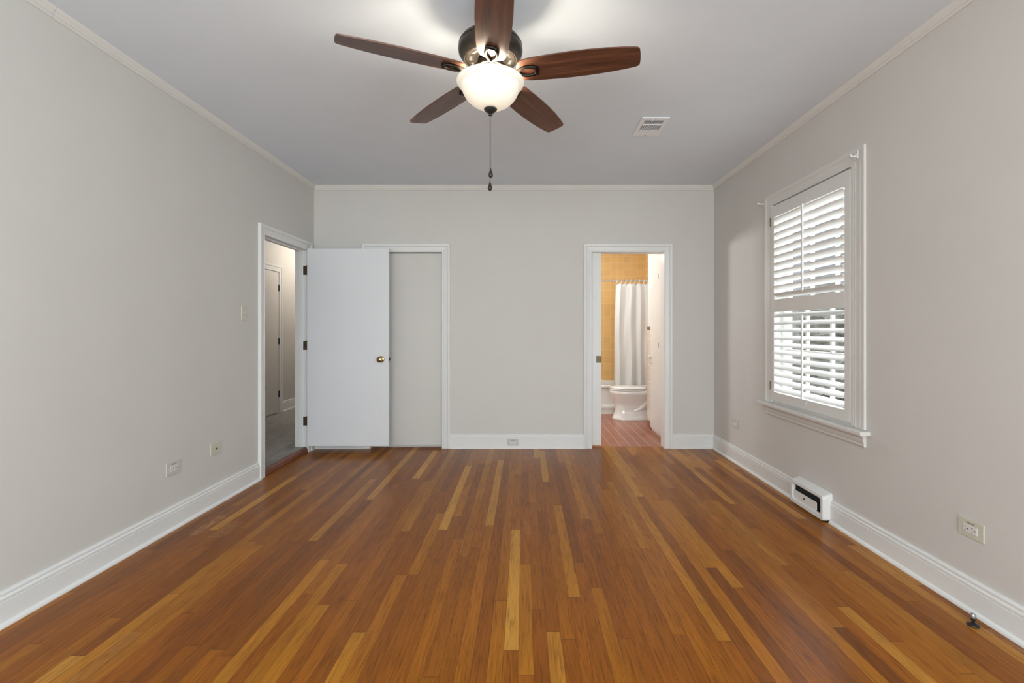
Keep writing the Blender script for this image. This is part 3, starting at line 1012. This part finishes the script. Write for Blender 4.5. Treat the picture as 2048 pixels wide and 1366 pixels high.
def rr_loop(c0, c1, w0, w1, rad, n=6):
    """rounded rectangle in 2D between (c0,c1) min and (w0,w1) max"""
    pts = []
    for cx, cy, a0 in ((w0 - rad, w1 - rad, 0), (c0 + rad, w1 - rad, PI / 2), (c0 + rad, c1 + rad, PI), (w0 - rad, c1 + rad, 1.5 * PI)):
        for k in range(n + 1):
            a = a0 + PI / 2 * k / n
            pts.append((cx + rad * math.cos(a), cy + rad * math.sin(a)))
    return pts


rg = empty('floor_register', (1.95, 3.4, 0.0), 'white baseboard heating register on the right wall under the window', 'register')
FX = 1.922
mb = MB()
outer = rr_loop(3.197, 0.010, 3.598, 0.172, 0.020)
outer_b = rr_loop(3.197, 0.010, 3.598, 0.190, 0.020)
inner = rr_loop(3.232, 0.044, 3.560, 0.146, 0.018)
lip = rr_loop(3.226, 0.040, 3.566, 0.152, 0.020)
rings = [[(XR - 0.001, y, z) for y, z in outer_b], [(FX + 0.008, y, z) for y, z in outer],
         [(FX, y * 0.97 + 3.3975 * 0.03, z * 0.96 + 0.097 * 0.04) for y, z in outer],
         [(FX, y, z) for y, z in lip], [(FX + 0.006, y, z) for y, z in inner], [(FX + 0.020, y, z) for y, z in inner]]
mb.loft(rings, True, False, False)
obj('register_cover', mb, M['trim'], rg, True)
mb = MB(); mb.box(FX + 0.034, FX + 0.037, 3.222, 3.575, 0.034, 0.158)  # dark sheet standing in for the shade inside the opening
obj('register_shadow_panel', mb, M['dark'], rg)
mb = MB()
pn = rr_loop(3.286, 0.045, 3.555, 0.103, 0.012)
mb.loft([[(FX + 0.008, y, z) for y, z in pn], [(FX + 0.014, y, z) for y, z in pn]])
dp = obj('damper_panel', mb, M['trim'], rg)
mb = MB(); mb.lathe([(0.005, -0.004), (0.005, 0.002)], (FX + 0.007, 3.425, 0.078), 'X', 12)
tag(obj('damper_knob', mb, M['black'], dp), 'small dark damper screw')
mb = MB(); mb.box(FX + 0.016, XR - 0.002, 3.21, 3.585, 0.0, 0.0105)  # black box standing in for the shadowed gap under the cover
obj('register_gap_shadow', mb, M['black'], rg)

# ------------------------------------------------------------------ floor fitting beside the right baseboard
fs = empty('floor_stop', (1.893, 2.095, 0), 'small dark floor fitting with a pale round tip beside the right baseboard', 'door stop')
mb = MB(); mb.lathe([(0.021, 0), (0.022, 0.003), (0.020, 0.007), (0.012, 0.010), (0.009, 0.012)], (1.893, 2.095, 0), 'Z', 24)
obj('base_flange', mb, M['black'], fs, True)
mb = MB(); mb.lathe([(0.006, 0.011), (0.0055, 0.020), (0.008, 0.024), (0.008, 0.032)], (1.893, 2.095, 0), 'Z', 16)
obj('stem', mb, M['black'], fs, True)
mb = MB(); mb.lathe([(0.008, 0.032), (0.0105, 0.036), (0.0105, 0.045), (0.007, 0.051), (0.001, 0.053)], (1.893, 2.095, 0), 'Z', 16)
tag(obj('tip', mb, M['grey'], fs, True), 'pale grey rounded tip')

# ------------------------------------------------------------------ ceiling vent
VX0, VX1, VY0, VY1 = 0.835, 1.031, 3.515, 3.84
vt = empty('ceiling_vent', ((VX0 + VX1) / 2, (VY0 + VY1) / 2, ZC), 'white rectangular air vent on the ceiling right of the fan', 'vent')
zf = ZC - 0.008
mb = MB()
hx0, hx1 = VX0 + 0.030, VX1 - 0.030
h1a, h1b, h2a, h2b = VY0 + 0.040, VY0 + 0.108, VY0 + 0.122, VY0 + 0.222
for (a0, a1, b0, b1) in ((VX0, hx0, VY0, VY1), (hx1, VX1, VY0, VY1), (hx0, hx1, VY0, h1a), (hx0, hx1, h1b, h2a), (hx0, hx1, h2b, VY1)):
    mb.box(a0, a1, b0, b1, zf, ZC - 0.0005)
obj('vent_frame', mb, M['vent'], vt)
for ya, yb in ((h1a, h1b), (h2a, h2b)):
    mb = MB(); mb.box(hx0, hx1, ya, yb, ZC - 0.0020, ZC - 0.0006)  # near-black sheet imitating the shade behind the slats
    obj('vent_shadow_panel', mb, M['dark'], vt)
for k in range(5):
    y = h1a + 0.007 + k * 0.0135
    mb = MB(); mb.prism([(hx0, y - 0.002, zf + 0.001), (hx0, y + 0.0075, zf + 0.003), (hx0, y + 0.0075, zf + 0.0045), (hx0, y - 0.002, zf + 0.0025)], (hx1 - hx0, 0, 0))
    obj('slat', mb, M['ventgrey'], vt)
nsl = 11
for k in range(nsl + 1):
    x = hx0 + (hx1 - hx0) * k / nsl
    mb = MB(); mb.box(x - 0.0028, x + 0.0028, h2a, h2b, zf, ZC - 0.0022)
    obj('slat', mb, M['vent'], vt)
mb = MB(); mb.box(0.912, 0.918, VY0 + 0.028, VY0 + 0.062, zf - 0.004, zf); tag(obj('vent_lever', mb, M['vent'], vt), 'small white damper lever')
for y in (VY0 + 0.012, VY1 - 0.012):
    mb = MB(); mb.lathe([(0.005, -0.0015), (0.005, 0.0005)], ((VX0 + VX1) / 2, y, zf), 'Z', 12)
    obj('screw', mb, M['grey'], vt)

# ------------------------------------------------------------------ ceiling fan
FXc, FYc = -0.1535, 2.245
fan = empty('ceiling_fan', (FXc, FYc, ZC), 'dark bronze ceiling fan with five walnut blades and a lit frosted glass bowl', 'ceiling fan')
C0 = (FXc, FYc, 0)
mb = MB(); mb.lathe([(0.066, ZC - 0.0005), (0.068, ZC - 0.012), (0.060, ZC - 0.042), (0.036, ZC - 0.070), (0.022, ZC - 0.085), (0.020, 2.590), (0.035, 2.584)], C0, 'Z', 48)
obj('canopy', mb, M['bronze'], fan, True)
mb = MB()
mb.lathe([(0.030, 2.592), (0.070, 2.586), (0.105, 2.574), (0.130, 2.556), (0.141, 2.540), (0.1435, 2.533), (0.1415, 2.531), (0.1415, 2.528), (0.1440, 2.526), (0.1455, 2.512), (0.143, 2.496), (0.134, 2.480), (0.121, 2.469),
          (0.118, 2.466), (0.115, 2.467)], C0, 'Z', 64, True, False)
mh = obj('motor_housing', mb, M['bronze'], fan, True)
mb = MB(); mb.lathe([(0.1155, 2.4675), (0.112, 2.4655), (0.105, 2.466), (0.075, 2.471), (0.068, 2.471), (0.062, 2.468), (0.056, 2.468), (0.054, 2.480)], C0, 'Z', 64, False, False)
tag(obj('vented_plate', mb, M['bronze_light'], mh, True), 'lighter rubbed bronze underside plate')
for k in range(10):
    a = 2 * PI * k / 10 + 0.2
    mb = MB()
    pts = []
    for da in (-0.2, -0.1, 0, 0.1, 0.2):
        pts.append((FXc + 0.090 * math.cos(a + da), FYc + 0.090 * math.sin(a + da), 2.4683))
    mb.tube(pts, 0.0075, 8, flat=0.25)
    obj('vent_slot', mb, M['dark'], mh)
mb = MB(); mb.lathe([(0.040, 2.475), (0.056, 2.462), (0.058, 2.456), (0.058, 2.434), (0.055, 2.431), (0.052, 2.430), (0.052, 2.405), (0.048, 2.400), (0.048, 2.390), (0.046, 2.386), (0.01, 2.386)], C0, 'Z', 48)
obj('switch_housing', mb, M['bronze'], fan, True)
# frosted bowl
BW = [(0.128, 2.375), (0.146, 2.376), (0.1515, 2.371), (0.1520, 2.364), (0.148, 2.356), (0.140, 2.350), (0.134, 2.347), (0.1315, 2.342), (0.1300, 2.334), (0.125, 2.320), (0.116, 2.303),
      (0.103, 2.287), (0.086, 2.272), (0.064, 2.259), (0.040, 2.251), (0.018, 2.248)]
inn = [(max(r - 0.004, 0.012), z + 0.003) for r, z in reversed(BW[1:])]
mb = MB(); mb.lathe(BW + inn, C0, 'Z', 72, False, False)
obj('glass_bowl', mb, M['bowl'], fan, True, math.radians(60))
mb = MB(); mb.lathe([(0.012, 2.256), (0.026, 2.2485), (0.030, 2.2445), (0.028, 2.240), (0.020, 2.233), (0.010, 2.227), (0.007, 2.224), (0.0095, 2.220), (0.009, 2.216), (0.004, 2.213), (0.001, 2.2125)], C0, 'Z', 32)
obj('finial', mb, M['black'], fan, True)
# bulbs inside the bowl
BULBS = []
for k in range(2):
    a = 0.6 + k * PI
    bx, by = FXc + 0.040 * math.cos(a), FYc + 0.040 * math.sin(a)
    p = point('fan_bulb_light', (bx, by, 2.328), 8.5, (1.0, 0.89, 0.72), 0.028)
# pull chains
for (dx, dy, zb, fz) in ((0.001, -0.004, 1.955, 1.944), (-0.003, 0.006, 1.899, 1.885)):
    mb = MB()
    z = 2.2135 if dx > 0 else 2.2135
    step = 0.0048
    while z > zb + 0.022:
        mb.sphere((FXc + dx, FYc + dy, z), 0.0020, 6, 4)
        z -= step
    mb.lathe([(0.0007, zb + 0.018), (0.0007, 2.2135)], (FXc + dx, FYc + dy, 0), 'Z', 5)
    ch = tag(obj('pull_chain', mb, M['chain'], fan, True), 'thin beaded metal pull chain')
    mb = MB()
    mb.lathe([(0.002, zb + 0.022), (0.003, zb + 0.016), (0.008, zb + 0.002), (0.0105, zb - 0.008), (0.0085, zb - 0.016), (0.003, zb - 0.021), (0.001, zb - 0.022)], (FXc + dx, FYc + dy, 0), 'Z', 16)
    tag(obj('chain_fob', mb, M['black'], ch, True), 'dark teardrop chain fob')

TH = 0.099
PITCH = math.radians(12)
ZBL = 2.404
LEAN = 0.03
OUT = [(0.122, 0.0), (0.123, 0.018), (0.127, 0.034), (0.136, 0.049), (0.150, 0.058), (0.175, 0.0635), (0.22, 0.0675), (0.30, 0.0715), (0.37, 0.073), (0.44, 0.072),
       (0.52, 0.068), (0.59, 0.061), (0.635, 0.0545), (0.648, 0.051), (0.655, 0.046), (0.658, 0.040), (0.6605, 0.020), (0.661, 0.0)]


def fan_point(phi, r, wv, dz):
    e = Vector((math.cos(phi), math.sin(phi), 0)); t = Vector((-math.sin(phi), math.cos(phi), 0))
    p = e * r + t * (wv * math.cos(PITCH) + dz * math.sin(PITCH))
    z = ZBL - wv * math.sin(PITCH) + dz * math.cos(PITCH) - LEAN * p.y
    return Vector((FXc + p.x, FYc + p.y, z))


for k in range(5):
    phi = -PI / 2 + TH + k * 2 * PI / 5
    outline = OUT + [(r, -wv) for r, wv in reversed(OUT[1:-1])]
    bm = bmesh.new()
    uvl = bm.loops.layers.uv.new('UVMap')
    lo = [bm.verts.new(fan_point(phi, r, wv, -0.003)) for r, wv in outline]
    hi = [bm.verts.new(fan_point(phi, r, wv, 0.003)) for r, wv in outline]
    uv = {}
    for v_, (r, wv) in list(zip(lo, outline)) + list(zip(hi, outline)):
        uv[v_] = (r, wv)
    n = len(outline)
    bm.faces.new(lo); bm.faces.new(list(reversed(hi)))
    for i in range(n):
        j = (i + 1) % n
        bm.faces.new([lo[i], hi[i], hi[j], lo[j]])
    for f in bm.faces:
        for l in f.loops:
            l[uvl].uv = uv[l.vert]
    class _T: pass
    q = _T(); q.bm = bm
    bl = obj('fan_blade', q, M['blade'], fan)
    # blade iron: S-shaped arm, teardrop loop, end bar
    mb = MB()
    arm = []
    for r, z in ((0.054, 2.444), (0.066, 2.436), (0.082, 2.420), (0.098, 2.404), (0.114, 2.394), (0.130, 2.392)):
        e = Vector((math.cos(phi), math.sin(phi), 0))
        lean = -LEAN * (e.y * r) * min(1, r / 0.12)
        arm.append((FXc + e.x * r, FYc + e.y * r, z + lean))
    mb.tube(arm, [0.010, 0.0095, 0.0085, 0.008, 0.008, 0.009], 10, flat=0.6)
    loop = []
    for i in range(28):
        a = 2 * PI * i / 28
        ca, sa = math.cos(a), math.sin(a)
        rr = 0.172 + 0.046 * ca
        ww = 0.0255 * math.copysign(abs(sa) ** 0.8, sa) * (1.0 if ca > -0.2 else (1.0 - 0.45 * (-ca - 0.2) / 0.8))
        loop.append(fan_point(phi, rr, ww, -0.0085))
    mb.tube(loop, 0.0075, 8, closed=True)
    bar = [fan_point(phi, 0.214, wv, -0.009) for wv in (-0.021, -0.010, 0, 0.010, 0.021)]
    mb.tube(bar, 0.0085, 8, flat=0.8)
    obj('blade_iron', mb, M['bronze_light'], bl, True)

# ------------------------------------------------------------------ bathroom fixtures
tub = empty('bathtub', (1.07, 7.65, 0), 'white built-in bathtub with a stepped apron under the yellow tile', 'bathtub')
TX0, TX1, TY0, TY1, TZ = 0.202, 1.932, 7.272, 8.028, 0.42
mb = MB()
ap = [(TY0 + 0.012, 0.0), (TY0 + 0.012, 0.075), (TY0 + 0.004, 0.080), (TY0 + 0.004, 0.115), (TY0 + 0.014, 0.120), (TY0 + 0.014, 0.135), (TY0 + 0.020, 0.142), (TY0 + 0.020, 0.370), (TY0 + 0.002, 0.385),
      (TY0, 0.395), (TY0, 0.412), (TY0 + 0.008, TZ), (TY0 + 0.062, TZ), (TY0 + 0.075, TZ - 0.008), (TY0 + 0.10, 0.06), (TY1 - 0.12, 0.06), (TY1 - 0.075, TZ - 0.008), (TY1 - 0.062, TZ), (TY1, TZ), (TY1, 0.0)]
mb.loft([[(TX0, y, z) for y, z in ap], [(TX1, y, z) for y, z in ap]])
obj('tub_shell', mb, M['tubwhite'], tub, False)

cr = MB(); cr.lathe([(0.011, 0.203), (0.011, 1.934)], (0, 7.365, 1.962), 'X', 14); cr.lathe([(0.025, 1.926), (0.025, 1.9345)], (0, 7.365, 1.962), 'X', 20)
tag(obj('curtain_rod', cr, M['chrome'], None, True), 'thin chrome shower curtain rod across the tub', 'curtain rod')

mb = MB()
NU, NV = 150, 26
cx0, cx1 = 1.352, 1.915
grid = []
for j in range(NV + 1):
    t = j / NV
    z = 1.925 - t * (1.925 - 0.36)
    row = []
    for i in range(NU + 1):
        s = i / NU
        left = cx0 - 0.035 * t - 0.008 * math.sin(t * 5)
        x = left + (cx1 - left) * s
        ph = s * 4.3 * 2 * PI + 0.9 * math.sin(s * 7 + 0.6) + 0.25 * math.sin(t * 3 + s * 4)
        amp = 0.024 * (0.75 + 0.35 * math.sin(s * 13 + 1)) * (0.65 + 0.45 * t)
        y = 7.372 + amp * math.sin(ph) + 0.004 * math.sin(t * 9 + s * 21)
        x += 0.006 * math.sin(ph * 2)
        if j == 0:
            z2 = z - 0.012 * (0.5 - 0.5 * math.cos(s * 8 * 2 * PI))
        else:
            z2 = z
        row.append(mb.v((x, max(7.355 - 0.02 * (1 - t), y) if t > 0.9 else y, z2)))
    grid.append(row)
for j in range(NV):
    for i in range(NU):
        mb.face([grid[j][i], grid[j][i + 1], grid[j + 1][i + 1], grid[j + 1][i]])
cur = tag(obj('shower_curtain', mb, M['cloth'], None, True, math.radians(80)), 'white pleated shower curtain hanging into the tub', 'shower curtain')
sol = cur.modifiers.new('thickness', 'SOLIDIFY'); sol.thickness = 0.0015
first = None
for k in range(9):
    s = k / 8
    x = 1.372 + 0.53 * s
    if first is None:
        mb = MB()
        pts = []
        for i in range(20):
            a = 2 * PI * i / 20
            pts.append((x + 0.010 * math.sin(a) * 0.8, 7.365 + 0.017 * math.cos(a), 1.948 + 0.027 * math.sin(a)))
        mb.tube(pts, 0.0030, 8, closed=True)
        first = obj('curtain_ring', mb, M['ringplastic'], None, True)
        o = first
        x0_ = x
        l0 = first.location.x
    else:
        o = first.copy()
        COL.objects.link(o)
        o.location.x = l0 + (x - x0_)
    tag(o, 'white plastic ring holding the shower curtain on its rod', 'curtain ring', 'shower curtain rings')

# toilet, facing left
TYC = 6.905
tl = empty('toilet', (1.5, TYC, 0), 'white toilet with closed lid in front of the bathtub', 'toilet')


def egg(z, xf, xb, hw, n=40, sq=2.2):
    """egg outline: round front (small x), squarer back"""
    pts = []
    xm = xf + hw * 1.25
    for i in range(n):
        a = 2 * PI * i / n
        ca, sa = math.cos(a), math.sin(a)
        if ca < 0:
            x = xm + (xm - xf) * -abs(ca) ** (2 / sq)
            y = hw * math.copysign(abs(sa) ** (2 / sq), sa)
        else:
            x = xm + (xb - xm) * abs(ca) ** (2 / 3.6)
            y = hw * math.copysign(abs(sa) ** (2 / 3.0), sa)
        pts.append((x, TYC + y, z))
    return pts


mb = MB()
secs = [(0.001, 1.222, 1.83, 0.136), (0.020, 1.220, 1.83, 0.137), (0.034, 1.228, 1.82, 0.128), (0.07, 1.246, 1.81, 0.113), (0.13, 1.262, 1.80, 0.104), (0.19, 1.265, 1.79, 0.106), (0.235, 1.252, 1.78, 0.120),
        (0.275, 1.228, 1.775, 0.145), (0.31, 1.208, 1.77, 0.164), (0.345, 1.195, 1.77, 0.177), (0.352, 1.192, 1.77, 0.181), (0.360, 1.186, 1.77, 0.185), (0.395, 1.186, 1.77, 0.186), (0.402, 1.192, 1.76, 0.180)]
mb.loft([egg(*s) for s in secs])
obj('toilet_bowl', mb, M['porcelain'], tl, True, math.radians(50))
mb = MB()
trap = [(1.47, TYC - 0.050, 0.03), (1.475, TYC - 0.052, 0.09), (1.52, TYC - 0.054, 0.125), (1.58, TYC - 0.058, 0.145), (1.64, TYC - 0.075, 0.19), (1.69, TYC - 0.085, 0.25), (1.74, TYC - 0.09, 0.30)]
mb.tube(trap, [0.050, 0.052, 0.054, 0.054, 0.054, 0.054, 0.05], 16)
obj('trapway', mb, M['porcelain'], tl, True, math.radians(80))
mb = MB(); mb.loft([egg(0.404, 1.186, 1.66, 0.184), egg(0.407, 1.181, 1.66, 0.189), egg(0.420, 1.181, 1.66, 0.189), egg(0.424, 1.186, 1.66, 0.184)])
obj('seat', mb, M['porcelain'], tl, True, math.radians(60))
mb = MB(); mb.loft([egg(0.4285, 1.188, 1.68, 0.182), egg(0.432, 1.183, 1.68, 0.188), egg(0.443, 1.183, 1.68, 0.188), egg(0.450, 1.195, 1.67, 0.176), egg(0.455, 1.24, 1.64, 0.13), egg(0.457, 1.33, 1.58, 0.06)])
obj('lid', mb, M['porcelain'], tl, True, math.radians(60))
mb = MB(); mb.box(1.785, 1.928, TYC - 0.22, TYC + 0.22, 0.404, 0.74, 0.02); 
obj('tank', mb, M['porcelain'], tl, True, math.radians(50))
mb = MB(); mb.box(1.775, 1.932, TYC - 0.235, TYC + 0.235, 0.741, 0.775, 0.01)
obj('tank_lid', mb, M['porcelain'], tl, True, math.radians(50))
mb = MB(); mb.tube([(1.786, TYC - 0.16, 0.69), (1.774, TYC - 0.16, 0.69), (1.771, TYC - 0.12, 0.685), (1.771, TYC - 0.08, 0.68)], 0.006, 8)
tag(obj('flush_lever', mb, M['chrome'], tl, True), 'chrome flush lever')

# ------------------------------------------------------------------ outside the window
mb = MB(); mb.box(2.3, 30, -15, 40, -0.9, -0.8)
tag(obj('ground', mb, M['bounce_ground'], None), 'ground outside the shuttered window, made pale to bounce light inward', 'ground', None, 'structure')
mb = MB(); mb.box(12.0, 14.0, 5.0, 40.0, -0.8, 5.6); mb.prism([(11.6, 4.7, 5.6), (14.4, 4.7, 5.6), (13.0, 4.7, 6.9)], (0, 35.6, 0))  # building added as a backdrop so bright sky stays out of the gaps
struct('backdrop_building', mb, M['siding'], 'added grey backdrop building hiding the bright sky beyond the hedge', 'building')
bm = bmesh.new()
bmesh.ops.create_icosphere(bm, subdivisions=5, radius=1.0)
for v in bm.verts:
    n = v.co.normalized()
    d = 1 + 0.13 * math.sin(n.x * 9 + n.z * 7) * math.sin(n.y * 23) + 0.10 * math.sin(n.y * 41 + n.z * 13) + 0.08 * random.uniform(-1, 1)
    v.co = Vector((7.6 + n.x * 1.4 * d, 10.5 + n.y * 8.0 * d, 0.5 + n.z * 1.75 * d))
    v.co.z = max(v.co.z, -0.8)
class _T2: pass
q = _T2(); q.bm = bm
tag(obj('hedge', q, M['hedge'], None), 'dark grey green hedge outside the shuttered window', 'hedge')
